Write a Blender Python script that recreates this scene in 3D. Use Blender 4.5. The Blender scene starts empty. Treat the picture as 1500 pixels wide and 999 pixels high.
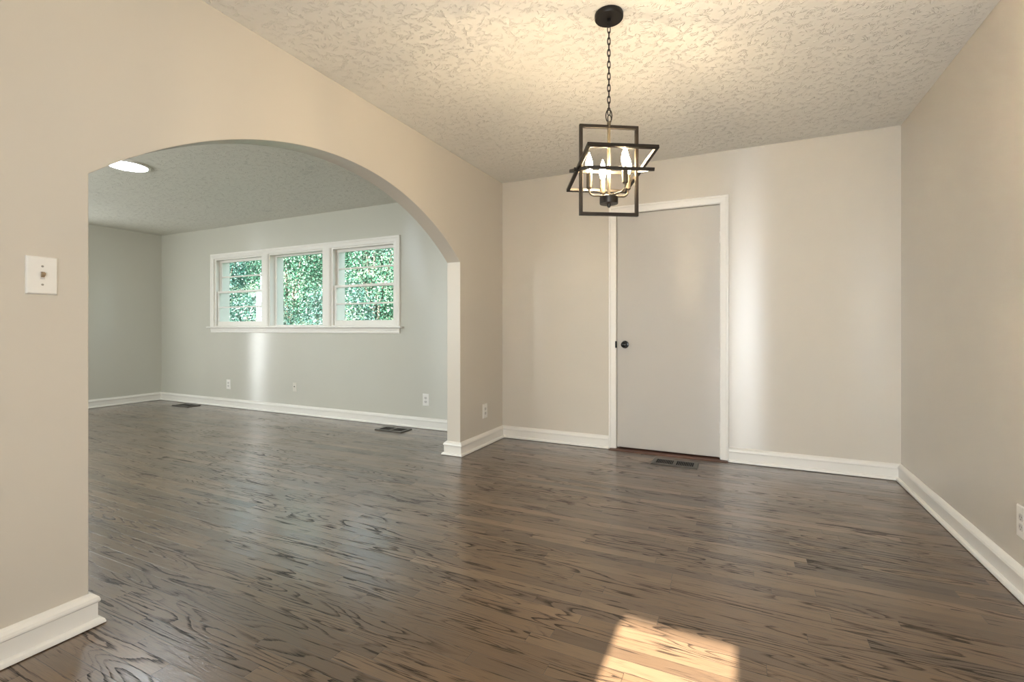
import bpy, bmesh, math, random
import numpy as np
from mathutils import Vector, Matrix
random.seed(7)
PI = math.pi
scn = bpy.context.scene
COL = scn.collection

# ------------------------------------------------------------------ camera
cam_d = bpy.data.cameras.new('camera')
cam_d.sensor_width = 36.0
cam_d.lens = 701.0 / 1500.0 * 36.0
cam_d.shift_y = -18.5 / 1500.0
cam_d.clip_start = 0.05
cam = bpy.data.objects.new('camera', cam_d)
cam.location = (2.084, -4.155, 1.052)
cam.rotation_euler = (PI / 2, 0, math.radians(25.5))
COL.objects.link(cam)
scn.camera = cam

# ------------------------------------------------------------------ view
scn.view_settings.view_transform = 'Standard'
scn.view_settings.look = 'None'
scn.view_settings.exposure = 1.2
scn.view_settings.gamma = 1.0
scn.view_settings.use_curve_mapping = False
scn.cycles.max_bounces = 12
scn.cycles.diffuse_bounces = 8
scn.cycles.glossy_bounces = 5
scn.cycles.transparent_max_bounces = 16
scn.cycles.use_denoising = True
scn.cycles.sample_clamp_indirect = 6.0
scn.cycles.caustics_reflective = False
scn.cycles.caustics_refractive = False

# ------------------------------------------------------------------ world + sun
W = bpy.data.worlds.new('sky')
scn.world = W
W.use_nodes = True
wn = W.node_tree
wn.nodes.clear()
sky = wn.nodes.new('ShaderNodeTexSky')
sky.sky_type = 'NISHITA'
sky.sun_disc = False
sky.sun_elevation = math.radians(40)
sky.sun_rotation = math.radians(180)
bg = wn.nodes.new('ShaderNodeBackground')
bg.inputs['Strength'].default_value = 0.32
wo = wn.nodes.new('ShaderNodeOutputWorld')
hs = wn.nodes.new('ShaderNodeHueSaturation')      # a hazy, paler sky
hs.inputs['Saturation'].default_value = 0.35
wn.links.new(sky.outputs[0], hs.inputs['Color'])
wn.links.new(hs.outputs[0], bg.inputs[0])
wn.links.new(bg.outputs[0], wo.inputs[0])

sun_d = bpy.data.lights.new('sun', 'SUN')
sun_d.energy = 26.0
sun_d.angle = math.radians(0.6)
sun_d.color = (1.0, 0.99, 0.97)
sun = bpy.data.objects.new('sun', sun_d)
SUN_EL = math.atan2(2.05, 2.94)
sun.rotation_euler = Vector((0, math.cos(SUN_EL), -math.sin(SUN_EL))).to_track_quat('-Z', 'Y').to_euler()
COL.objects.link(sun)


def area(name, loc, direction, sx, sy, power, color, shape='RECTANGLE'):
    d = bpy.data.lights.new(name, 'AREA')
    d.shape = shape
    d.size = sx
    d.size_y = sy
    d.energy = power
    d.color = color
    o = bpy.data.objects.new(name, d)
    o.location = loc
    o.rotation_euler = Vector(direction).to_track_quat('-Z', 'Y').to_euler()
    COL.objects.link(o)
    return o


# daylight of the rear and side windows, plus two added fill lights
area('rear_window_light', (2.22, -5.12, 1.2), (0.45, 1, 0), 0.50, 1.8, 48, (0.89, 0.96, 1.0))
area('rear_fill_light', (0.85, -5.12, 1.35), (0, 1, 0), 1.5, 1.6, 2, (0.92, 0.97, 1.0))  # added fill that lifts the dining room walls, no known window
area('side_window_light', (-5.61, -1.53, 1.05), (1, 0, 0), 0.20, 2.0, 8.5, (0.95, 0.985, 1.0))
area('front_fill_light', (-2.9, -4.84, 1.5), (0, 1, 0), 2.6, 1.3, 47, (0.95, 1.0, 0.97))  # added fill that lights the living room, its window is invented
H1, H2 = 2.46, 2.42          # ceilings: dining room, living room
WX, LX = 3.09, -5.64         # right wall, far left wall
RY, LY = -5.2, -4.9          # rear walls
WT = 0.128                   # arch wall thickness

# ------------------------------------------------------------------ node helpers


class NT:
    def __init__(s, name):
        s.m = bpy.data.materials.new(name)
        s.m.use_nodes = True
        s.t = s.m.node_tree
        s.n = s.t.nodes
        s.b = s.n['Principled BSDF']
        s.out = s.n['Material Output']

    def node(s, typ, **kw):
        n = s.n.new(typ)
        for k, v in kw.items():
            setattr(n, k, v)
        return n

    def put(s, sock, v):
        if hasattr(v, 'is_linked'):
            s.t.links.new(v, sock)
        else:
            sock.default_value = v

    def math(s, op, a, b=0.0, c=None, clamp=False):
        n = s.node('ShaderNodeMath', operation=op, use_clamp=clamp)
        s.put(n.inputs[0], a)
        s.put(n.inputs[1], b)
        if c is not None:
            s.put(n.inputs[2], c)
        return n.outputs[0]

    def xyz(s, x, y, z):
        n = s.node('ShaderNodeCombineXYZ')
        for i, v in enumerate((x, y, z)):
            s.put(n.inputs[i], v)
        return n.outputs[0]

    def sep(s, v):
        n = s.node('ShaderNodeSeparateXYZ')
        s.put(n.inputs[0], v)
        return n.outputs

    def coord(s):
        return s.node('ShaderNodeTexCoord').outputs['Object']

    def noise(s, vec, scale, detail=2.0, rough=0.5, dist=0.0, dim='3D'):
        n = s.node('ShaderNodeTexNoise', noise_dimensions=dim)
        s.put(n.inputs['Vector'], vec)
        n.inputs['Scale'].default_value = scale
        n.inputs['Detail'].default_value = detail
        n.inputs['Roughness'].default_value = rough
        n.inputs['Distortion'].default_value = dist
        return n.outputs[0]

    def white(s, vec):
        n = s.node('ShaderNodeTexWhiteNoise', noise_dimensions='3D')
        s.put(n.inputs['Vector'], vec)
        return n.outputs['Value']

    def maprange(s, v, a, b, c=0.0, d=1.0, smooth=False):
        n = s.node('ShaderNodeMapRange')
        if smooth:
            n.interpolation_type = 'SMOOTHSTEP'
        s.put(n.inputs['Value'], v)
        for i, q in zip((1, 2, 3, 4), (a, b, c, d)):
            n.inputs[i].default_value = q
        return n.outputs[0]

    def ramp(s, v, stops):
        n = s.node('ShaderNodeValToRGB')
        e = n.color_ramp.elements
        while len(e) < len(stops):
            e.new(0.5)
        for el, (p, c) in zip(e, stops):
            el.position = p
            el.color = (*c, 1)
        s.put(n.inputs[0], v)
        return n.outputs[0]

    def mix(s, fac, a, b, mode='MIX'):
        n = s.node('ShaderNodeMix', data_type='RGBA', blend_type=mode)
        s.put(n.inputs[0], fac)
        for i, v in ((6, a), (7, b)):
            if not hasattr(v, 'is_linked') and len(v) == 3:
                v = (*v, 1)
            s.put(n.inputs[i], v)
        return n.outputs[2]

    def bump(s, h, strength, dist, normal=None):
        n = s.node('ShaderNodeBump')
        n.inputs['Strength'].default_value = strength
        n.inputs['Distance'].default_value = dist
        s.put(n.inputs['Height'], h)
        if normal is not None:
            s.put(n.inputs['Normal'], normal)
        return n.outputs[0]

    def set(s, **kw):
        names = dict(color='Base Color', rough='Roughness', metal='Metallic', normal='Normal', spec='Specular IOR Level',
                     emit='Emission Color', estr='Emission Strength', sub='Subsurface Weight', coat='Coat Weight', coatr='Coat Roughness')
        for k, v in kw.items():
            if not hasattr(v, 'is_linked') and isinstance(v, tuple) and len(v) == 3:
                v = (*v, 1)
            s.put(s.b.inputs[names[k]], v)
        return s.m


def m_paint(name, col, rough, peel=0.00025, var=0.03, aniso=0.0, spec=0.5):
    t = NT(name)
    c = t.coord()
    n1 = t.noise(c, 1.7, 3)
    colr = t.mix(n1, tuple(x * (1 - var) for x in col), tuple(min(1, x * (1 + var)) for x in col))
    h = t.noise(c, 130, 2)
    h2 = t.noise(c, 2.2, 2)
    b2 = t.bump(h2, 0.2, 0.003)
    if aniso:      # the roller's vertical nap: highlights stretch up and down
        tg = t.node('ShaderNodeTangent', direction_type='RADIAL', axis='Z')
        t.put(t.b.inputs['Tangent'], tg.outputs[0])
        t.b.inputs['Anisotropic'].default_value = aniso
        t.b.inputs['Anisotropic Rotation'].default_value = 0.25
    return t.set(color=colr, rough=rough, spec=spec, normal=t.bump(h, 0.2, peel * 2, b2))


def m_plain(name, col, rough=0.5, metal=0.0, nscale=40, namp=0.08, bump=0.0):
    t = NT(name)
    c = t.coord()
    n = t.noise(c, nscale, 3)
    colr = t.mix(n, tuple(x * (1 - namp) for x in col), tuple(min(1, x * (1 + namp)) for x in col))
    kw = dict(color=colr, rough=rough, metal=metal)
    if bump:
        kw['normal'] = t.bump(n, 0.5, bump)
    return t.set(**kw)


def m_ceiling(name, col, patches=False):
    t = NT(name)
    c = t.coord()

    def stomp(scale, off):
        add = t.node('ShaderNodeVectorMath', operation='ADD')
        t.put(add.inputs[0], c)
        add.inputs[1].default_value = off
        v = t.node('ShaderNodeTexVoronoi', voronoi_dimensions='2D', feature='F1')
        t.put(v.inputs['Vector'], add.outputs[0])
        v.inputs['Scale'].default_value = scale
        sub = t.node('ShaderNodeVectorMath', operation='SUBTRACT')
        t.put(sub.inputs[0], add.outputs[0])
        t.put(sub.inputs[1], v.outputs['Position'])
        x, y, z = t.sep(sub.outputs[0])
        ang = t.math('ARCTAN2', y, x)
        r = t.math('SQRT', t.math('ADD', t.math('MULTIPLY', x, x), t.math('MULTIPLY', y, y)))
        idv = t.sep(v.outputs['Color'])[0]
        ph = t.math('MULTIPLY', idv, 90.0)
        wob = t.math('MULTIPLY', t.noise(c, 14, 1), 0.9)
        nz = t.noise(t.xyz(t.math('MULTIPLY', t.math('ADD', ang, wob), 3.3), t.math('ADD', t.math('MULTIPLY', r, 9.0), ph), ph), 1.0, 1.0)
        # thin raised strands where the noise passes 0.5
        d = t.math('ABSOLUTE', t.math('SUBTRACT', nz, 0.52))
        ridge = t.maprange(d, 0.0, 0.040, 1.0, 0.0, True)
        rad = t.maprange(r, 0.006, 0.02, 0.0, 1.0, True)
        brk = t.maprange(t.noise(c, 26, 1), 0.46, 0.58, 0.0, 1.0, True)
        return t.math('MULTIPLY', t.math('MULTIPLY', ridge, rad), brk)

    a = stomp(7.5, (0.0, 0.0, 0.0))
    b = stomp(8.5, (0.37, 0.21, 0.0))
    fine = t.noise(c, 90, 2)
    h = t.math('ADD', t.math('MAXIMUM', a, b), t.math('MULTIPLY', fine, 0.12))
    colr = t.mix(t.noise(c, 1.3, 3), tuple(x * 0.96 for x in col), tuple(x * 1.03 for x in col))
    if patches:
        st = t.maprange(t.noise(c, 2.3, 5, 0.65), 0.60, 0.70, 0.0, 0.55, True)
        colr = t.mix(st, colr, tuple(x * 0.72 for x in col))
    return t.set(color=colr, rough=0.62, spec=0.35, normal=t.bump(h, 0.85, 0.0032))


def m_floor():
    t = NT('dark_oak_strips')
    x, y, z = t.sep(t.coord())
    w = 0.0572
    yr = t.math('DIVIDE', y, w)
    row = t.math('FLOOR', yr)
    fy = t.math('FRACT', yr)
    r1 = t.white(t.xyz(row, 3.1, 0.0))
    r2 = t.white(t.xyz(row, 7.7, 2.0))
    ln = t.math('ADD', 0.55, t.math('MULTIPLY', r2, 0.8))
    xs = t.math('DIVIDE', t.math('ADD', x, t.math('MULTIPLY', r1, 9.0)), ln)
    k = t.math('FLOOR', xs)
    fx = t.math('FRACT', xs)
    rid = t.white(t.xyz(row, k, 1.3))
    rid2 = t.white(t.xyz(row, k, 9.3))
    rid3 = t.white(t.xyz(row, k, 23.7))
    off = t.math('MULTIPLY', rid, 60.0)
    # cathedral grain: contour lines of a stretched noise, its own per board
    gn = t.noise(t.xyz(t.math('MULTIPLY', x, 1.7), t.math('MULTIPLY', y, 15.0), off), 1.0, 1.0, 0.3, 0.15)
    wig = t.noise(t.xyz(t.math('MULTIPLY', x, 30.0), t.math('MULTIPLY', y, 160.0), off), 1.0, 1.0)
    cnt = t.math('ADD', 6.0, t.math('MULTIPLY', rid2, 9.0))
    fr = t.math('FRACT', t.math('ADD', t.math('MULTIPLY', gn, cnt), t.math('MULTIPLY', wig, 0.22)))
    line = t.maprange(fr, 0.60, 0.93, 0.0, 1.0)
    line = t.math('MULTIPLY', line, t.maprange(fr, 0.93, 1.0, 1.0, 0.0))
    pore = t.noise(t.xyz(t.math('MULTIPLY', x, 14.0), t.math('MULTIPLY', y, 620.0), off), 1.0, 1.0)
    porem = t.maprange(pore, 0.47, 0.62, 0.0, 1.0, True)
    lines = t.math('MULTIPLY', line, t.math('ADD', 0.75, t.math('MULTIPLY', porem, 1.2)))
    patch = t.maprange(t.noise(t.xyz(t.math('MULTIPLY', x, 1.4), t.math('MULTIPLY', y, 4.0), off), 1.0, 1.0), 0.40, 0.64, 0.10, 0.95, True)
    g = t.math('MULTIPLY', lines, patch, clamp=True)
    # short black mineral streaks
    stk = t.maprange(t.noise(t.xyz(t.math('MULTIPLY', x, 4.5), t.math('MULTIPLY', y, 85.0), off), 1.0, 2.0), 0.63, 0.70, 0.0, 0.8, True)
    dark = t.math('MAXIMUM', g, stk)
    tone = t.ramp(rid3, [(0.0, (0.050, 0.028, 0.014)), (0.10, (0.092, 0.053, 0.026)), (0.55, (0.136, 0.078, 0.037)), (0.9, (0.172, 0.102, 0.052)), (1.0, (0.210, 0.130, 0.072))])
    blot = t.noise(t.xyz(t.math('MULTIPLY', x, 1.0), t.math('MULTIPLY', y, 2.2), 0.0), 1.6, 4.0)
    tone = t.mix(t.maprange(blot, 0.35, 0.65, 0.0, 0.35), tone, (0.100, 0.061, 0.034))
    fib = t.maprange(pore, 0.35, 0.65, 0.0, 0.32)
    tone = t.mix(fib, tone, (0.034, 0.021, 0.014))
    colr = t.mix(dark, tone, (0.009, 0.006, 0.0045))
    ey = t.math('MULTIPLY', t.math('MINIMUM', fy, t.math('SUBTRACT', 1.0, fy)), w)
    ex = t.math('MULTIPLY', t.math('MINIMUM', fx, t.math('SUBTRACT', 1.0, fx)), ln)
    e = t.math('MINIMUM', ey, ex)
    gap = t.maprange(e, 0.0003, 0.0013, 1.0, 0.0, True)
    colr = t.mix(t.math('MULTIPLY', gap, 0.8), colr, (0.010, 0.007, 0.005))
    h = t.math('SUBTRACT', t.math('MULTIPLY', dark, -0.30), t.math('MULTIPLY', gap, 0.7))
    h = t.math('SUBTRACT', h, t.math('MULTIPLY', porem, 0.10))
    # every board lies a touch out of level with its neighbours and is a little cupped
    tilt = t.math('MULTIPLY', t.math('SUBTRACT', fy, 0.5), t.math('MULTIPLY', t.math('SUBTRACT', rid2, 0.5), 1.6))
    cup = t.math('MULTIPLY', t.math('POWER', t.math('SUBTRACT', fy, 0.5), 2.0), 0.8)
    h = t.math('ADD', h, t.math('ADD', tilt, cup))
    nrm = t.bump(h, 1.0, 0.0007)
    rgh = t.math('ADD', 0.24, t.math('MULTIPLY', dark, 0.2))
    rgh = t.math('ADD', rgh, t.math('MULTIPLY', t.noise(t.xyz(x, y, 0.0), 3.0, 3.0), 0.14))
    sheen = t.math('SUBTRACT', 1.0, t.math('MULTIPLY', dark, 0.8))
    t.put(t.b.inputs['Coat Normal'], nrm)
    t.b.inputs['Coat IOR'].default_value = 1.6
    return t.set(color=colr, rough=rgh, spec=t.math('MULTIPLY', sheen, 0.6), normal=nrm, coat=sheen, coatr=0.17)


def m_emit(name, col, strength):
    t = NT(name)
    t.set(color=(0.8, 0.8, 0.8), rough=0.3, emit=col, estr=strength)
    lw = t.node('ShaderNodeLayerWeight')
    lw.inputs[0].default_value = 0.35
    e = t.maprange(lw.outputs['Facing'], 0.0, 1.0, strength, strength * 0.55)
    t.put(t.b.inputs['Emission Strength'], e)
    return t.m


def m_glass():
    t = NT('window_glass')
    tr = t.node('ShaderNodeBsdfTransparent')
    tr.inputs[0].default_value = (0.93, 0.985, 0.965, 1)
    gl = t.node('ShaderNodeBsdfGlossy')
    gl.inputs['Roughness'].default_value = 0.03
    lw = t.node('ShaderNodeLayerWeight')
    lw.inputs[0].default_value = 0.5
    fac = t.math('ADD', 0.035, t.math('MULTIPLY', t.math('POWER', lw.outputs['Facing'], 5.0), 0.9))
    mx = t.node('ShaderNodeMixShader')
    t.t.links.new(fac, mx.inputs[0])
    t.t.links.new(tr.outputs[0], mx.inputs[1])
    t.t.links.new(gl.outputs[0], mx.inputs[2])
    t.t.links.new(mx.outputs[0], t.out.inputs['Surface'])
    return t.m


def m_leaf(name, stops):
    t = NT(name)
    g = t.node('ShaderNodeNewGeometry')
    colr = t.ramp(g.outputs['Random Per Island'], stops)
    t.set(color=colr, rough=0.38)
    tl = t.node('ShaderNodeBsdfTranslucent')
    t.put(tl.inputs[0], colr)
    mx = t.node('ShaderNodeMixShader')
    mx.inputs[0].default_value = 0.3
    t.t.links.new(t.b.outputs[0], mx.inputs[1])
    t.t.links.new(tl.outputs[0], mx.inputs[2])
    t.t.links.new(mx.outputs[0], t.out.inputs['Surface'])
    return t.m


M = {}
M['wall'] = m_paint('beige_wall_paint', (0.570, 0.527, 0.460), 0.235, aniso=1.0, spec=0.40)
M['wall_living'] = m_paint('greige_wall_paint', (0.535, 0.525, 0.465), 0.25, aniso=1.0)
M['trim'] = m_paint('white_trim_paint', (0.76, 0.735, 0.69), 0.33, 0.00012)
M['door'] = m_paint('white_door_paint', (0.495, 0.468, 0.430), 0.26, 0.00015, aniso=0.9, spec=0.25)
M['ceil'] = m_ceiling('stomped_ceiling_plaster', (0.765, 0.75, 0.71))
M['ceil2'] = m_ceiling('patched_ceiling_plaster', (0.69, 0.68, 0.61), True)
M['floor'] = m_floor()
M['black'] = m_plain('black_metal', (0.014, 0.012, 0.011), 0.42, 0.6, 60, 0.2)
M['bronze'] = m_plain('dark_bronze_metal', (0.020, 0.015, 0.011), 0.38, 0.6, 60, 0.2)
M['knob'] = m_plain('black_gloss_metal', (0.008, 0.0075, 0.007), 0.22, 0.5, 50, 0.2)
M['plate'] = m_plain('white_plastic', (0.74, 0.72, 0.68), 0.35, 0.0, 30, 0.02)
M['painted_plate'] = m_plain('painted_over_plastic', (0.60, 0.57, 0.50), 0.42, 0.0, 30, 0.02)
M['slot'] = m_plain('dark_slots', (0.05, 0.045, 0.04), 0.6)
M['recept'] = m_plain('ivory_plastic', (0.55, 0.53, 0.50), 0.4, 0.0, 30, 0.02)
M['toggle'] = m_plain('tan_toggle', (0.34, 0.24, 0.14), 0.5, 0.0, 60, 0.25)
M['screw'] = m_plain('screw_metal', (0.35, 0.33, 0.30), 0.4, 0.7)
M['vent'] = m_plain('dark_register_metal', (0.085, 0.078, 0.070), 0.36, 0.55, 60, 0.15)
M['void'] = m_plain('duct_black', (0.004, 0.004, 0.004), 0.9)
M['sill_wood'] = m_plain('red_brown_threshold_wood', (0.105, 0.052, 0.037), 0.4, 0.0, 14, 0.35)
M['bulb'] = m_emit('glowing_bulb', (1.0, 0.77, 0.475), 300.0)
M['led'] = m_emit('glowing_led_lens', (0.82, 0.93, 1.0), 62.0)
M['sleeve'] = m_plain('candle_sleeve_metal', (0.075, 0.058, 0.037), 0.5, 0.35, 60, 0.15)
M['glass'] = m_glass()
M['bark'] = m_plain('bark', (0.10, 0.08, 0.06), 0.9, 0.0, 18, 0.4, 0.01)
M['soil'] = m_plain('leafy_soil', (0.05, 0.075, 0.045), 0.95, 0.0, 5, 0.5, 0.05)
M['petal'] = m_plain('blue_petal', (0.08, 0.10, 0.55), 0.6)
LEAFS = [  # palest stops are sky gloss painted into the leaf colour
    m_leaf('teal_leaf', [(0, (0.006, 0.030, 0.022)), (0.40, (0.018, 0.075, 0.058)), (0.75, (0.055, 0.140, 0.110)), (1, (0.150, 0.210, 0.185))]),
    m_leaf('green_leaf', [(0, (0.007, 0.035, 0.018)), (0.45, (0.022, 0.090, 0.048)), (0.8, (0.060, 0.150, 0.095)), (1, (0.180, 0.210, 0.155))]),
    m_leaf('mint_gloss_leaf', [(0, (0.009, 0.035, 0.025)), (0.35, (0.030, 0.095, 0.072)), (0.7, (0.095, 0.165, 0.140)), (1, (0.200, 0.230, 0.210))]),
]

# ------------------------------------------------------------------ mesh helpers


def prop(o, label=None, cat=None, group=None, kind=None):
    if label:
        o['label'] = label
    if cat:
        o['category'] = cat
    if group:
        o['group'] = group
    if kind:
        o['kind'] = kind
    return o


def obj(name, bm, mat, parent=None, kind=None, smooth=False, bevel=0.0, label=None):
    me = bpy.data.meshes.new(name)
    bmesh.ops.recalc_face_normals(bm, faces=bm.faces)
    bm.to_mesh(me)
    bm.free()
    mats = mat if isinstance(mat, (list, tuple)) else [mat]
    for q in mats:
        me.materials.append(q)
    o = bpy.data.objects.new(name, me)
    COL.objects.link(o)
    if smooth:
        me.polygons.foreach_set('use_smooth', [True] * len(me.polygons))
        try:
            me.set_sharp_from_angle(angle=math.radians(38))
        except Exception:
            pass
    if bevel:
        bv = o.modifiers.new('bevel', 'BEVEL')
        bv.width = bevel
        bv.segments = 2
        bv.limit_method = 'ANGLE'
        bv.angle_limit = math.radians(50)
    if parent is not None:
        o.parent = parent
    if kind:
        o['kind'] = kind
    if label:
        o['label'] = label
    return o


def empty(name, loc, rotz=0.0, kind=None):
    o = bpy.data.objects.new(name, None)
    o.empty_display_size = 0.05
    o.location = loc
    o.rotation_euler = (0, 0, rotz)
    COL.objects.link(o)
    if kind:
        o['kind'] = kind
    return o


def box(bm, x0, x1, y0, y1, z0, z1, mi=0):
    v = [bm.verts.new((x, y, z)) for x in (x0, x1) for y in (y0, y1) for z in (z0, z1)]
    for q in ((0, 1, 3, 2), (4, 6, 7, 5), (0, 4, 5, 1), (2, 3, 7, 6), (0, 2, 6, 4), (1, 5, 7, 3)):
        f = bm.faces.new([v[i] for i in q])
        f.material_index = mi


def boxes(*bs):
    bm = bmesh.new()
    for b in bs:
        box(bm, *b)
    return bm


def prism(bm, pts, axis, a, b):
    """extrude the 2-D outline pts along an axis from a to b"""
    def P(u, v, w):
        return {'x': (w, u, v), 'y': (u, w, v), 'z': (u, v, w)}[axis]
    A = [bm.verts.new(P(u, v, a)) for u, v in pts]
    B = [bm.verts.new(P(u, v, b)) for u, v in pts]
    bm.faces.new(A)
    bm.faces.new(B[::-1])
    n = len(pts)
    for i in range(n):
        bm.faces.new((A[i], A[(i + 1) % n], B[(i + 1) % n], B[i]))


def lathe(bm, prof, n=24, loc=(0, 0, 0), axis='z', mi=0):
    """prof: (radius, height) pairs"""
    rings = []
    for r, h in prof:
        ring = []
        if r < 1e-6:
            p = {'z': (0, 0, h), 'y': (0, h, 0), 'x': (h, 0, 0)}[axis]
            ring = [bm.verts.new(Vector(p) + Vector(loc))]
        else:
            for i in range(n):
                a = 2 * PI * i / n
                c, s = r * math.cos(a), r * math.sin(a)
                p = {'z': (c, s, h), 'y': (c, h, s), 'x': (h, c, s)}[axis]
                ring.append(bm.verts.new(Vector(p) + Vector(loc)))
        rings.append(ring)
    for A, B in zip(rings, rings[1:]):
        for i in range(n):
            j = (i + 1) % n
            if len(A) == 1 and len(B) == 1:
                continue
            if len(A) == 1:
                f = bm.faces.new((A[0], B[j], B[i]))
            elif len(B) == 1:
                f = bm.faces.new((A[i], A[j], B[0]))
            else:
                f = bm.faces.new((A[i], A[j], B[j], B[i]))
            f.material_index = mi
    for R in (rings[0], rings[-1]):
        if len(R) > 2:
            f = bm.faces.new(R)
            f.material_index = mi


def tube(bm, pts, r, n=8, closed=False):
    pts = [Vector(p) for p in pts]
    N = len(pts)
    up = None
    rings = []
    for i, p in enumerate(pts):
        if closed:
            t = (pts[(i + 1) % N] - pts[i - 1]).normalized()
        else:
            t = (pts[min(i + 1, N - 1)] - pts[max(i - 1, 0)]).normalized()
        if up is None:
            up = t.orthogonal().normalized()
        up = (up - t * up.dot(t)).normalized()
        s = t.cross(up)
        rr = r[i] if isinstance(r, (list, tuple)) else r
        rings.append([bm.verts.new(p + (up * math.cos(2 * PI * k / n) + s * math.sin(2 * PI * k / n)) * rr) for k in range(n)])
    pairs = list(zip(rings, rings[1:])) + ([(rings[-1], rings[0])] if closed else [])
    for A, B in pairs:
        for k in range(n):
            bm.faces.new((A[k], A[(k + 1) % n], B[(k + 1) % n], B[k]))
    if not closed:
        bm.faces.new(rings[0])
        bm.faces.new(rings[-1][::-1])


def sweep(bm, path, prof, mapf, pre=None, post=None):
    """sweep the profile (offset to the left of the path, height) along a 2-D path with mitres; pre / post are the neighbours past its ends"""
    P = [Vector(p) for p in path]
    rows = []
    for i, p in enumerate(P):
        a = P[i - 1] if i > 0 else (Vector(pre) if pre else None)
        b = P[i + 1] if i < len(P) - 1 else (Vector(post) if post else None)
        d1 = (p - a).normalized() if a is not None else None
        d2 = (b - p).normalized() if b is not None else None
        if d1 is None:
            d1 = d2
        if d2 is None:
            d2 = d1
        n1, n2 = Vector((-d1.y, d1.x)), Vector((-d2.y, d2.x))
        m = (n1 + n2).normalized()
        m = m / max(0.2, m.dot(n1))
        rows.append([bm.verts.new(mapf(p.x + m.x * o, p.y + m.y * o, h)) for o, h in prof])
    n = len(prof)
    for A, B in zip(rows, rows[1:]):
        for k in range(n):
            bm.faces.new((A[k], A[(k + 1) % n], B[(k + 1) % n], B[k]))
    bm.faces.new(rows[0][::-1])
    bm.faces.new(rows[-1])


# ------------------------------------------------------------------ room shell
S = 'structure'
obj('floor', boxes((LX - .15, WX + .15, RY - .15, 0.10, -0.06, 0.0)), M['floor'], kind=S)
obj('ceiling', boxes((-WT, WX + .15, RY - .15, 0.20, H1, H1 + 0.12)), M['ceil'], kind=S)
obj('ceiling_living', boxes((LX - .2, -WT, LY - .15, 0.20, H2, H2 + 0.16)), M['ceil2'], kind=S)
obj('wall_right', boxes((WX, WX + .15, RY - .15, 0.20, 0, H1)), M['wall'], kind=S)

# wall with the archway
YA, YB, ZS, ZT = -3.27, -0.777, 1.60, 2.045
hc = (YB - YA) / 2
RA = (hc * hc + (ZT - ZS) ** 2) / (2 * (ZT - ZS))
ym = (YA + YB) / 2
a0 = math.asin(hc / RA)
arc = [(ym + RA * math.sin(a), ZT - RA + RA * math.cos(a)) for a in [a0 - 2 * a0 * i / 48 for i in range(49)]]
bm = bmesh.new()
prism(bm, [(RY, 0), (RY, H1), (0, H1), (0, 0), (YB, 0)] + arc + [(YA, 0)], 'x', 0.0, -WT)
obj('wall_left', bm, M['wall'], kind=S, bevel=0.003)

# back wall of the dining room, with the recess of the door
DX0, DX1, DZ = 1.113, 1.943, 2.042
obj('wall_back', boxes((-WT, DX0, 0, .2, 0, H1), (DX1, WX + .15, 0, .2, 0, H1), (DX0, DX1, 0, .2, DZ, H1), (DX0, DX1, .09, .2, 0, DZ)), M['wall'], kind=S)
# window wall of the living room: three openings
OP = [(-4.40, -3.424), (-3.316, -2.37), (-2.25, -1.30)]
OZ0, OZ1 = 1.075, 1.995
obj('wall_window', boxes((LX - .2, OP[0][0], 0, .2, 0, H2), (OP[2][1], -WT, 0, .2, 0, H2), (OP[0][0], OP[2][1], 0, .2, 0, OZ0), (OP[0][0], OP[2][1], 0, .2, OZ1, H2),
                         (OP[0][1], OP[1][0], 0, .2, OZ0, OZ1), (OP[1][1], OP[2][0], 0, .2, OZ0, OZ1)), M['wall_living'], kind=S)
obj('wall_far', boxes((LX - .2, LX, LY - .15, 0, 0, H2)), M['wall_living'], kind=S)
obj('wall_front', boxes((LX, -WT, LY - .15, LY, 0, H2)), M['wall_living'], kind=S)
# rear wall behind the camera: a tall glazed opening lets the sun in
SX0, SX1 = 1.70, 2.07
obj('wall_rear', boxes((0, SX0, RY - .15, RY, 0, H1), (SX1, WX, RY - .15, RY, 0, H1), (SX0, SX1, RY - .15, RY, 0, 0.3), (SX0, SX1, RY - .15, RY, 2.05, H1)), M['wall'], kind=S)

# baseboards ------------------------------------------------------
BP = [(0.0, 0.003), (0.036, 0.003), (0.036, 0.008), (0.033, 0.016), (0.026, 0.021), (0.019, 0.0225), (0.019, 0.077), (0.0245, 0.082), (0.0245, 0.088), (0.0215, 0.097), (0.013, 0.106), (0.004, 0.1125), (0.0, 0.1125)]


def base(name, path, pre=None, post=None):
    b = bmesh.new()
    sweep(b, path, BP, lambda x, y, h: (x, y, h), pre, post)
    return obj(name, b, M['trim'], kind=S)


CX0, CX1 = 1.046, 2.002     # outer edges of the door casing
base('baseboard_back', [(CX0, 0), (0, 0)], post=(0, -1))
base('baseboard_back_right', [(WX, 0), (CX1, 0)], pre=(WX, -1))
base('baseboard_right', [(WX, RY), (WX, 0)], post=(1, 0))
base('baseboard_left', [(0, 0), (0, YB), (-WT, YB), (-WT, 0)], pre=(1, 0), post=(-1, 0))
base('baseboard_arch', [(-WT, LY), (-WT, YA), (0, YA), (0, RY)])
base('baseboard_window', [(-WT, 0), (LX, 0)], pre=(-WT, -1), post=(LX, -1))
base('baseboard_far', [(LX, 0), (LX, LY)], pre=(0, 0))

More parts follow.
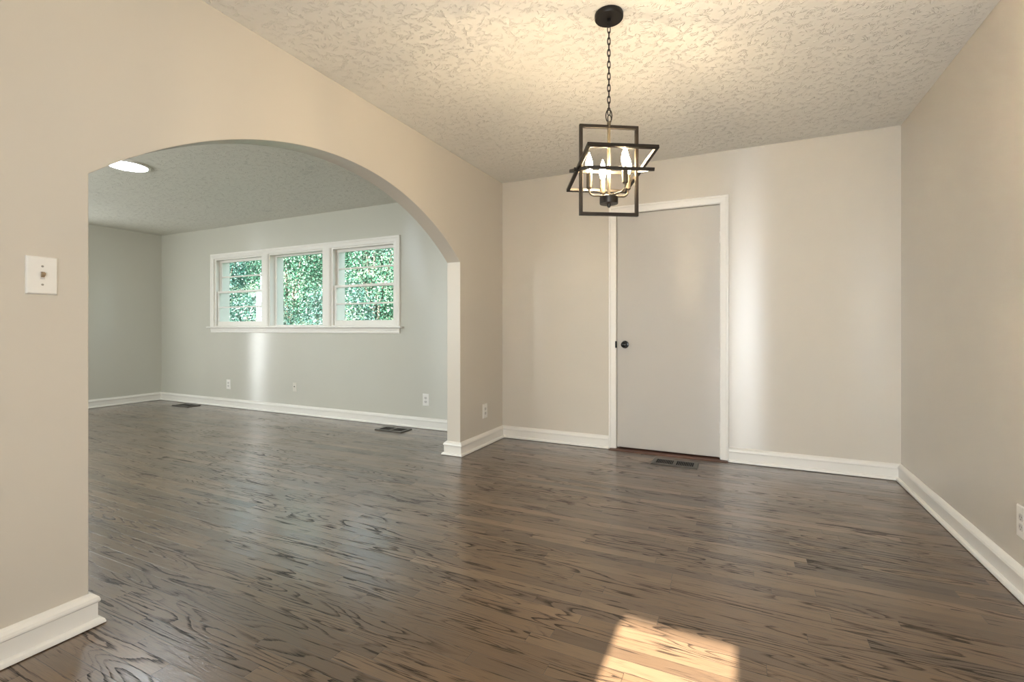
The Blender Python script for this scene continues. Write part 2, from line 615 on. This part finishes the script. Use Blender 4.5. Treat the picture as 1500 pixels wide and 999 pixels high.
# ------------------------------------------------------------------ door
# casing: a board with a back band, swept up, over and down around the door (path in x,z; offset outward, thickness towards the room)
CP = [(0.0, 0.0), (0.0, 0.010), (0.006, 0.014), (0.030, 0.016), (0.044, 0.017), (0.050, 0.022), (0.061, 0.022), (0.064, 0.017), (0.064, 0.0)]
b = bmesh.new()
sweep(b, [(DX0 - .003, 0.0), (DX0 - .003, DZ + .003), (DX1 + .003 - .008, DZ + .003), (DX1 - .005, 0.0)], CP, lambda x, z, h: (x, -h, z))
obj('trim_4', b, M['trim'], kind=S)
b = bmesh.new()
prism(b, [(-0.062, 0.0), (-0.056, 0.006), (-0.030, 0.011), (0.08, 0.011), (0.08, 0.0)], 'x', CX0 + 0.012, CX1 - 0.006)
obj('trim_5', b, M['sill_wood'], kind=S)
obj('trim_6', boxes((DX0, DX0 + .012, .042, .09, .011, DZ), (DX1 - .012, DX1, .042, .09, .011, DZ), (DX0 + .012, DX1 - .012, .042, .09, DZ - .012, DZ)), M['trim'], kind=S)

door = empty('door_1', (DX0 + 0.003, 0.0, 0.0), kind=S)
dw = DX1 - DX0 - 0.006
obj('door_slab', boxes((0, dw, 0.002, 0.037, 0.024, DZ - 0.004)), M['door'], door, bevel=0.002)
b = bmesh.new()
kx, kz = 0.069, 0.912
lathe(b, [(0.0, 0.0), (0.031, 0.0), (0.033, -0.004), (0.030, -0.009), (0.016, -0.012), (0.0, -0.012)], 28, (kx, 0.002, kz), 'y')
rose = obj('rosette', b, M['knob'], door, smooth=True)
b = bmesh.new()
lathe(b, [(0.0, -0.010), (0.011, -0.010), (0.010, -0.026), (0.018, -0.030), (0.0255, -0.040), (0.0265, -0.048), (0.023, -0.056), (0.013, -0.061), (0.0, -0.062)], 28, (kx, 0.002, kz), 'y')
obj('knob', b, M['knob'], door, smooth=True)
obj('strike_plate', boxes((-0.013, -0.0005, -0.0145, -0.003, kz - 0.029, kz + 0.029)), M['knob'], door)
for hz in (1.78, 0.265):
    b = bmesh.new()
    for k in range(3):
        lathe(b, [(0.0, k * .030), (0.0058, k * .030), (0.0058, k * .030 + .0285), (0.0, k * .030 + .0285)], 12, (dw + 0.001, -0.006, hz - 0.045), 'z')
    lathe(b, [(0.0, -.006), (0.004, -.005), (0.0045, -.0005), (0.0, -.0005)], 12, (dw + 0.001, -0.006, hz - 0.045), 'z')
    obj('hinge', b, M['trim'], door, smooth=True)

# ------------------------------------------------------------------ windows
WC = [(0.0, 0.0), (0.0, 0.016), (0.020, 0.016), (0.026, 0.013), (0.040, 0.013), (0.046, 0.020), (0.064, 0.022), (0.067, 0.018), (0.067, 0.0)]
b = bmesh.new()
sweep(b, [(OP[0][0], OZ0), (OP[0][0], OZ1), (OP[2][1], OZ1), (OP[2][1], OZ0)], WC, lambda x, z, h: (x, -h, z))
for (p, q) in ((OP[0][1], OP[1][0]), (OP[1][1], OP[2][0])):
    box(b, p, q, -0.014, 0.0, OZ0, OZ1)
    box(b, p + .012, q - .012, -0.019, -0.014, OZ0, OZ1)
obj('trim_1', b, M['trim'], kind=S)
b = bmesh.new()
prism(b, [(0.02, 1.055), (0.02, 1.075), (-0.046, 1.075), (-0.052, 1.071), (-0.054, 1.065), (-0.052, 1.059), (-0.046, 1.055)], 'x', -4.505, -1.192)
obj('trim_2', b, M['trim'], kind=S)
b = bmesh.new()
prism(b, [(0.0, 0.995), (0.0, 1.055), (-0.018, 1.055), (-0.018, 1.030), (-0.014, 1.026), (-0.014, 1.006), (-0.010, 0.995)], 'x', -4.465, -1.238)
obj('trim_3', b, M['trim'], kind=S)


def frame(bm, x0, x1, z0, z1, y0, y1, l, r, bt, tp):
    box(bm, x0, x0 + l, y0, y1, z0, z1)
    box(bm, x1 - r, x1, y0, y1, z0, z1)
    box(bm, x0 + l, x1 - r, y0, y1, z0, z0 + bt)
    box(bm, x0 + l, x1 - r, y0, y1, z1 - tp, z1)


for i, (x0, x1) in enumerate(OP):
    w = empty('window_%d' % (i + 1), (x0, 0, OZ0), kind=S)
    wd, ht = x1 - x0, OZ1 - OZ0
    b = bmesh.new()
    # jamb liner through the wall and the outside sill
    frame(b, 0, wd, 0, ht, 0.0, 0.2, 0.018, 0.018, 0.012, 0.018)
    if i != 1:
        box(b, .018, .030, 0.0, .018, .012, ht - .018)
        box(b, wd - .030, wd - .018, 0.0, .018, .012, ht - .018)
        box(b, .018, .030, .058, .064, .012, ht - .018)
        box(b, wd - .030, wd - .018, .058, .064, .012, ht - .018)
    box(b, -0.02, wd + .02, 0.2, 0.25, -0.02, 0.012)
    obj('jamb', b, M['trim'], w)
    if i == 1:
        b = bmesh.new()
        frame(b, .018, wd - .018, .012, ht - .018, .075, .105, .026, .016, .010, .016)
        s = obj('stop_frame', b, M['trim'], w, bevel=.002)
        obj('pane', boxes((.044, wd - .034, .088, .092, .022, ht - .034)), M['glass'], s)
    else:
        mz = 0.468
        b = bmesh.new()
        frame(b, .018, wd - .018, mz - .014, ht - .018, .064, .094, .034, .030, .028, .030)
        zc = (mz + .014 + ht - .048) / 2
        box(b, .052, wd - .048, .068, .090, zc - .009, zc + .009)
        s = obj('upper_sash', b, M['trim'], w, bevel=.002)
        obj('pane', boxes((.050, wd - .046, .077, .080, mz, ht - .046)), M['glass'], s)
        b = bmesh.new()
        frame(b, .018, wd - .018, .012, mz + .014, .022, .054, .038, .034, .058, .028)
        zc = (.070 + mz - .014) / 2
        box(b, .056, wd - .052, .027, .049, zc - .009, zc + .009)
        s = obj('lower_sash', b, M['trim'], w, bevel=.002)
        obj('pane', boxes((.054, wd - .050, .037, .040, .066, mz - .010)), M['glass'], s)
        b = bmesh.new()
        lathe(b, [(0.0, 0.0), (0.012, 0.0), (0.012, 0.006), (0.006, 0.011), (0.0, 0.011)], 16, (wd / 2, .040, mz + .014), 'z')
        box(b, wd / 2 - .024, wd / 2 + .006, .034, .043, mz + .0245, mz + .030)
        obj('sash_lock', b, M['screw'], w, smooth=True)

# unseen frames: one for the side window, one added around the front fill light
for n, (c0, c1, z0, z1, horiz) in enumerate(((-1.66, -1.40, 0.03, 2.08, False), (-4.25, -1.55, 0.80, 2.20, True))):
    b = bmesh.new()
    if horiz:
        frame(b, c0, c1, z0, z1, LY, LY + .055, .05, .05, .05, .05)
        for q in (1, 2):
            xm = c0 + (c1 - c0) * q / 3
            box(b, xm - .02, xm + .02, LY, LY + .05, z0, z1)
    else:
        frame(b, c0, c1, z0, z1, 0, .035, .03, .03, .03, .03)
        bmesh.ops.transform(b, matrix=Matrix(((0, 1, 0, LX), (1, 0, 0, 0), (0, 0, 1, 0), (0, 0, 0, 1))), verts=b.verts)
    obj('window_%d' % (n + 4), b, M['trim'], kind=S)

# ------------------------------------------------------------------ chandelier
CHX, CHY = 1.553, -2.034
G = 'wall'
ch = empty('chandelier', (CHX, CHY, H1))
prop(ch, 'black metal chandelier of crossed open rectangular frames with candle bulbs, hanging on a chain', 'chandelier')
b = bmesh.new()
lathe(b, [(0.0, 0.0), (0.061, 0.0), (0.063, -0.004), (0.063, -0.020), (0.060, -0.024), (0.0, -0.024)], 40)
lathe(b, [(0.0, -0.024), (0.009, -0.024), (0.009, -0.034), (0.0, -0.036)], 16)
cn = obj('canopy', b, M['black'], ch, smooth=True)
# chain of oval links
ztop, zbot = -0.030, 1.992 - H1
pitch = 0.0262


def oval(c, hw, hh, ax):
    pts = []
    for k in range(20):
        a = 2 * PI * k / 20
        u, v = hw * math.cos(a), hh * math.sin(a)
        v = max(-hh, min(hh, v * 1.12))
        pts.append((c[0] + u * ax[0], c[1] + u * ax[1], c[2] + v))
    return pts


b = bmesh.new()
nl = int(round((ztop - zbot - 0.02) / pitch))
for k in range(nl):
    a = math.radians(25.5 + (8 if k % 2 else 88))
    tube(b, oval((0, 0, ztop - 0.014 - k * pitch), 0.0066, 0.0165, (math.cos(a), math.sin(a))), 0.0021, 6, True)
obj('chain', b, M['black'], ch, smooth=True)
b = bmesh.new()
ar = math.radians(25.5)
zr = 1.052 + 0.957 - H1
tube(b, oval((0, 0, zr - .006), 0.0135, 0.026, (math.cos(ar), math.sin(ar))), 0.0024, 8, True)
tube(b, oval((0.002, 0.003, zr - .018), 0.010, 0.016, (math.cos(ar + .5), math.sin(ar + .5))), 0.0022, 8, True)
obj('hanging_loop', b, M['black'], ch, smooth=True)

YAW = math.radians(25.5 + 5.7)
A_ = Vector((math.cos(YAW), math.sin(YAW), 0))       # along the frames' width
N_ = Vector((-math.sin(YAW), math.cos(YAW), 0))      # away from the camera
Z_ = Vector((0, 0, 1))
ZO = 1.052 - H1                                       # camera height in the chandelier's own space


def rect_frame(name, c, hu, hv, du, dv, bar=0.0145):
    """rectangular frame of square bar, half sizes hu x hv to the outside, in the plane du, dv"""
    dn = du.cross(dv).normalized()
    bm = bmesh.new()
    h = bar / 2
    R = []
    for (su, sv) in ((-1, -1), (1, -1), (1, 1), (-1, 1)):
        R.append([bm.verts.new(c + du * su * (hu - o) + dv * sv * (hv - o) + dn * q) for o, q in ((0, -h), (0, h), (bar, h), (bar, -h))])
    for i in range(4):
        P, Q = R[i], R[(i + 1) % 4]
        for k in range(4):
            bm.faces.new((P[k], P[(k + 1) % 4], Q[(k + 1) % 4], Q[k]))
    return obj(name, bm, M['bronze'], ch, bevel=0.001)


rect_frame('vertical_frame', Vector((0, 0, ZO + 0.706)), 0.1350, 0.2025, A_, Z_)
tb = math.radians(-10.5)
rect_frame('tilted_frame', Vector((0, 0, ZO + 0.708)), 0.150, 0.205, A_, N_ * math.cos(tb) + Z_ * math.sin(tb))
tc = math.radians(15.5)
rect_frame('tilted_frame', Vector((0, 0, ZO + 0.708)), 0.1425, 0.178, A_, N_ * math.cos(tc) + Z_ * math.sin(tc))
for s in (-1, 1):
    b = bmesh.new()
    tube(b, [A_ * s * 0.118 + Z_ * (ZO + .708), A_ * s * 0.156 + Z_ * (ZO + .708)], 0.0035, 10)
    tube(b, [A_ * s * 0.151 + Z_ * (ZO + .708), A_ * s * 0.159 + Z_ * (ZO + .708)], 0.0075, 12)
    obj('pivot_screw', b, M['bronze'], ch, smooth=True)
b = bmesh.new()
tube(b, [(0, 0, ZO + 0.585), (0, 0, ZO + 0.905)], 0.0068, 14)
tube(b, [(0, 0, ZO + 0.900), (0, 0, ZO + 0.925)], 0.0085, 14)
obj('stem', b, M['sleeve'], ch, smooth=True)
b = bmesh.new()
lathe(b, [(0.0, 0.590), (0.036, 0.590), (0.041, 0.587), (0.041, 0.560), (0.040, 0.557), (0.0, 0.556)], 36, (0, 0, ZO))
lathe(b, [(0.0, 0.558), (0.0085, 0.558), (0.0085, 0.548), (0.005, 0.541), (0.0, 0.540)], 16, (0, 0, ZO))
obj('hub', b, M['bronze'], ch, smooth=True)
RV = Vector((math.cos(math.radians(25.5)), math.sin(math.radians(25.5)), 0))
FV = Vector((-RV.y, RV.x, 0))
for (lu, lv) in ((-0.0895, -0.008), (0.052, -0.088), (0.088, 0.012), (-0.012, 0.082)):
    d = RV * lu + FV * lv
    RR = d.length
    d = d.normalized()
    pts = [d * 0.030 + Z_ * 0.592, d * 0.045 + Z_ * 0.592]
    for q in range(9):
        t = q / 8 * PI / 2
        pts.append(d * (RR - 0.024 + 0.024 * math.sin(t)) + Z_ * (0.592 + 0.024 - 0.024 * math.cos(t)))
    pts.append(d * RR + Z_ * 0.630)
    pts = [p + Z_ * ZO for p in pts]
    b = bmesh.new()
    tube(b, pts, 0.0042, 10)
    lathe(b, [(0.0, 0.0), (0.007, 0.001), (0.008, 0.006), (0.004, 0.010), (0.0, 0.010)], 12, d * 0.034 + Z_ * (ZO + .588))
    obj('arm', b, M['sleeve'], ch, smooth=True)
    b = bmesh.new()
    lathe(b, [(0.0, 0.622), (0.008, 0.622), (0.0125, 0.627), (0.0128, 0.692), (0.0105, 0.694), (0.0, 0.694)], 20, d * RR + Z_ * ZO)
    sl = obj('candle_sleeve', b, M['sleeve'], ch, smooth=True)
    b = bmesh.new()
    lathe(b, [(0.0, 0.6945), (0.0085, 0.6945), (0.0115, 0.704), (0.0150, 0.718), (0.0158, 0.728), (0.0140, 0.744), (0.0095, 0.760), (0.0050, 0.772), (0.0020, 0.782), (0.0, 0.785)], 20, d * RR + Z_ * ZO)
    obj('bulb', b, M['bulb'], sl, smooth=True, label='glowing candle bulb')

# ------------------------------------------------------------------ living-room ceiling light
cl = empty('ceiling_light', (-2.54, -1.925, H2))
prop(cl, 'round white flush ceiling light, lit, seen past the top left of the archway', 'ceiling light')
b = bmesh.new()
lathe(b, [(0.135, 0.0), (0.160, 0.0), (0.160, -0.006), (0.154, -0.014), (0.137, -0.016), (0.135, -0.010)], 48)
obj('trim_ring', b, M['plate'], cl, smooth=True)
b = bmesh.new()
lathe(b, [(0.0, -0.004), (0.135, -0.004), (0.135, -0.011), (0.10, -0.0145), (0.0, -0.016)], 48)
obj('lens', b, M['led'], cl, smooth=True, label='glowing white lens')


# ------------------------------------------------------------------ wall plates
def plate_bm(w, h, d=0.006):
    bm = bmesh.new()
    def ring(s, y):
        return [bm.verts.new((sx * (w / 2 - s), y, sz * (h / 2 - s))) for sx, sz in ((-1, -1), (1, -1), (1, 1), (-1, 1))]
    r = [ring(0, 0), ring(0.0006, -d * .5), ring(0.004, -d), ring(0.008, -d * 1.05)]
    for A, B in zip(r, r[1:]):
        for k in range(4):
            bm.faces.new((A[k], A[(k + 1) % 4], B[(k + 1) % 4], B[k]))
    bm.faces.new(r[0])
    bm.faces.new(r[-1])
    return bm


def outlet(loc, rotz, label, slots=True):
    o = empty('wall_outlet', loc, rotz)
    prop(o, label, 'outlet', 'white wall outlets')
    obj('cover_plate', plate_bm(0.081, 0.128), M['plate'], o)
    for s in (-1, 1):
        b = bmesh.new()
        pts = []
        for k in range(28):
            a = 2 * PI * k / 28
            pts.append((0.0172 * math.cos(a), max(-.0135, min(.0135, 0.0172 * math.sin(a))) + s * 0.0195))
        prism(b, pts, 'y', -0.0055, -0.0078)
        r = obj('receptacle', b, M['recept'], o)
        b = bmesh.new()
        for sx, hh in ((-1, .0042), (1, .0034)):
            box(b, sx * .0063 - .0011, sx * .0063 + .0011, -0.0081, -0.0076, s * .0195 + .003 - hh, s * .0195 + .003 + hh)
        lathe(b, [(0.0, -.0081), (.0024, -.0081), (.0024, -.0076), (0.0, -.0076)], 12, (0, 0, s * .0195 - .0068), 'y')
        obj('slots', b, M['slot'], r)
    b = bmesh.new()
    lathe(b, [(0.0, -.0062), (.0032, -.0062), (.0028, -.0075), (0.0, -.0078)], 12, (0, 0, 0), 'y')
    obj('screw', b, M['plate'], o, smooth=True)
    return o


outlet((0, -0.357, 0.306), PI / 2, 'white wall outlet low on the beige wall between the archway and the corner')
outlet((-0.900, 0, 0.300), 0, 'white wall outlet in the far room, below and right of the window, by the arch')
outlet((-4.105, 0, 0.302), 0, 'white wall outlet in the far room under the left window sash')
outlet((WX, -1.588, 0.286), -PI / 2, 'white wall outlet low on the right wall, half cut by the photo edge')

o = empty('cable_jack', (-2.85, 0, 0.330))
prop(o, 'small paint-covered jack plate on the far wall under the middle window', 'jack plate')
obj('cover_plate', plate_bm(0.066, 0.108), M['painted_plate'], o)
b = bmesh.new()
lathe(b, [(0.0, -.006), (.0065, -.006), (.0065, -.009), (.0045, -.009), (.0045, -.016), (0.0, -.016)], 16, (0, 0, 0.008), 'y')
obj('jack', b, M['slot'], o, smooth=True)

o = empty('light_switch', (0, -3.397, 1.2265), PI / 2)
prop(o, 'white light switch plate with a tan toggle on the wall left of the archway', 'light switch')
obj('cover_plate', plate_bm(0.081, 0.125, 0.007), M['plate'], o)
b = bmesh.new()
prism(b, [(-0.0072, -0.005), (-0.0088, 0.0105), (-0.0092, 0.012), (-0.0195, 0.008), (-0.0190, 0.001), (-0.0085, -0.006)], 'x', -0.0042, 0.0042)
obj('toggle', b, M['toggle'], o, bevel=0.0008)
obj('toggle_slot', boxes((-0.0058, 0.0058, -0.0079, -0.0072, -0.0125, 0.0125)), M['recept'], o)
for s in (-1, 1):
    b = bmesh.new()
    lathe(b, [(0.0, -.0072), (.0036, -.0072), (.0030, -.0083), (0.0, -.0086)], 12, (0, 0, s * .0302), 'y')
    box(b, -.0030, .0030, -.0090, -.0084, s * .0302 - .0005, s * .0302 + .0005)
    obj('screw', b, M['screw'], o)


# ------------------------------------------------------------------ floor registers
def register(loc, rim, label):
    o = empty('floor_register', loc)
    prop(o, label, 'floor vent', 'floor registers')
    L, D, T = 0.342, 0.182, 0.010
    b = bmesh.new()
    e = 0.034
    def loop(sx, sy, z):
        return [b.verts.new((x * sx / 2, y * sy / 2, z)) for x, y in ((-1, -1), (1, -1), (1, 1), (-1, 1))]
    r = [loop(L, D, 0), loop(L, D, 0.004), loop(L - .012, D - .012, T), loop(L - 2 * e, D - 2 * e, T), loop(L - 2 * e, D - 2 * e, 0)]
    for A, B in zip(r, r[1:]):
        for k in range(4):
            b.faces.new((A[k], A[(k + 1) % 4], B[(k + 1) % 4], B[k]))
    box(b, -.012, .012, -D / 2 + e, D / 2 - e, 0.002, T)
    obj('rim', b, rim, o)
    b = bmesh.new()
    n = 10
    for s in (-1, 1):
        x0, x1 = s * .012, s * (L / 2 - e)
        for k in range(1, n):
            x = x0 + (x1 - x0) * k / n
            v = [(x - .0016, .0025), (x + .0010, .0025), (x + .0018, T - .0008), (x - .0008, T - .0008)]
            prism(b, v, 'y', -D / 2 + e, D / 2 - e)
    obj('louvers', b, rim, o)
    obj('duct', boxes((-L / 2 + e, L / 2 - e, -D / 2 + e, D / 2 - e, 0.0006, 0.002)), M['void'], o)
    return o


register((1.625, -0.258, 0), M['vent'], 'dark metal floor register in front of the white door')
register((-1.16, -0.208, 0), M['vent'], 'dark metal floor register in the far room, beside the right arch jamb')
register((-4.72, -0.185, 0), M['vent'], 'dark metal floor register in the far left corner of the far room')

# ------------------------------------------------------------------ outdoors
b = bmesh.new()
gx = [-22 + 1.5 * i for i in range(18)]
gy = [0.25, 2.0, 3.5, 5.0, 7.0, 9.0, 11.5, 14.0]
gv = [[b.verts.new((x, y, -0.3 + max(0, y - 3.0) * 0.55 + random.uniform(-.12, .12))) for x in gx] for y in gy]
for j in range(len(gy) - 1):
    for i in range(len(gx) - 1):
        b.faces.new((gv[j][i], gv[j][i + 1], gv[j + 1][i + 1], gv[j + 1][i]))
obj('hill', b, M['soil'], kind=S, smooth=True)
rng = np.random.default_rng(11)


def leaves(name, n, c, rad, size, mat, parent):
    dirs = rng.normal(size=(n, 3))
    dirs /= np.linalg.norm(dirs, axis=1)[:, None]
    rr = rng.uniform(0.45, 1.0, n) ** 0.5
    lump = 1 + 0.22 * np.sin(dirs[:, 0] * 7 + c[0]) * np.cos(dirs[:, 2] * 6 + c[1]) + 0.12 * np.sin(dirs[:, 1] * 11 + dirs[:, 2] * 9)
    p = dirs * (rr * lump)[:, None] * np.array(rad) + np.array(c)
    nrm = dirs * 0.8 + rng.normal(size=(n, 3)) * 0.55 + np.array([0, -0.15, 0.35])
    nrm /= np.linalg.norm(nrm, axis=1)[:, None]
    t = np.cross(nrm, rng.normal(size=(n, 3)))
    t /= np.linalg.norm(t, axis=1)[:, None]
    s = np.cross(nrm, t)
    L = (size * rng.uniform(0.6, 1.3, n))[:, None]
    base_, tip = p - t * L * .5, p + t * L * .5
    lf, rt = p - s * L * .32 + nrm * L * .10, p + s * L * .32 + nrm * L * .10
    V = np.stack([base_, rt, tip, lf], 1).reshape(-1, 3)
    V[:, 2] = np.maximum(V[:, 2], -0.2)
    F = [q for k in range(n) for q in ((4 * k, 4 * k + 1, 4 * k + 2), (4 * k, 4 * k + 2, 4 * k + 3))]
    me = bpy.data.meshes.new(name)
    me.from_pydata(V.tolist(), [], F)
    me.materials.append(mat)
    o = bpy.data.objects.new(name, me)
    COL.objects.link(o)
    o.parent = parent
    return o


def bush(name, x, y, z, rad, n, size, mat, label, cat):
    o = empty(name, (x, y, z))
    prop(o, label, cat, 'greenery outside the window')
    leaves('foliage', n, (0, 0, rad[2] * 0.9), rad, size, mat, o)
    b = bmesh.new()
    for k in range(5):
        a = 2 * PI * k / 5 + x
        q = Vector((math.cos(a) * rad[0] * .55, math.sin(a) * rad[1] * .55, rad[2] * (1.1 + .25 * (k % 3))))
        tube(b, [(0.03 * math.cos(a), 0.03 * math.sin(a), -0.15), q * 0.35 + Vector((0, 0, .15)), q * .7, q], [.045, .032, .02, .008], 7)
    obj('stem', b, M['bark'], o, smooth=True)
    return o


def gz(y):
    return -0.3 + max(0, y - 3.0) * 0.55


for (x, y, rad, n, sz, mi, lb) in [
    (-5.7, 3.5, (1.0, 0.7, 1.15), 8840, 0.057, 2, 'leafy shrub outside, mint gloss painted on its leaves, low behind the right window sash'),
    (-8.4, 3.6, (1.0, 0.7, 1.0), 8840, 0.057, 2, 'leafy shrub outside, mint gloss painted on its leaves, low in the middle window pane'),
    (-11.1, 3.6, (1.0, 0.7, 1.1), 8840, 0.057, 0, 'teal leafy shrub outside, low behind the left window sash'),
    (-6.6, 5.7, (1.25, 0.8, 1.7), 11900, 0.065, 1, 'bright green bush outside, behind the upper right window sash'),
    (-9.9, 5.7, (1.25, 0.8, 1.7), 11900, 0.065, 1, 'bright green bush outside, high in the middle window pane'),
    (-13.2, 5.7, (1.25, 0.8, 1.6), 11900, 0.065, 0, 'teal bush outside, behind the upper left window sash'),
    (-3.3, 5.7, (1.25, 0.8, 1.6), 5100, 0.076, 1, 'green bush outside, far right of the window view'),
    (-16.5, 5.7, (1.25, 0.8, 1.6), 5100, 0.076, 0, 'teal bush outside, far left of the window view'),
    (-7.4, 8.6, (1.75, 1.0, 2.3), 15300, 0.084, 0, 'large dark teal tree crown outside, at the back on the right'),
    (-12.1, 8.6, (1.75, 1.0, 2.3), 15300, 0.084, 1, 'large green tree crown outside, at the back in the middle'),
    (-16.8, 8.6, (1.75, 1.0, 2.3), 15300, 0.084, 0, 'large dark teal tree crown outside, at the back on the left'),
]:
    bush('shrub' if y < 8 else 'tree', x, y, gz(y), rad, n, sz, LEAFS[mi], lb, 'shrub' if y < 8 else 'tree')

fl = bmesh.new()
for k in range(5):
    a = 2 * PI * k / 5
    tube(fl, [(0, 0, 0), (0.035 * math.cos(a), -.012, 0.035 * math.sin(a)), (0.06 * math.cos(a), -.02, 0.06 * math.sin(a))], [.008, .026, .012], 8)
fo = obj('blue_flower', fl, M['petal'], smooth=True)
fo.location = (-7.62, 3.0, 1.12)
prop(fo, 'single blue flower among the leaves in the middle window pane', 'flower')
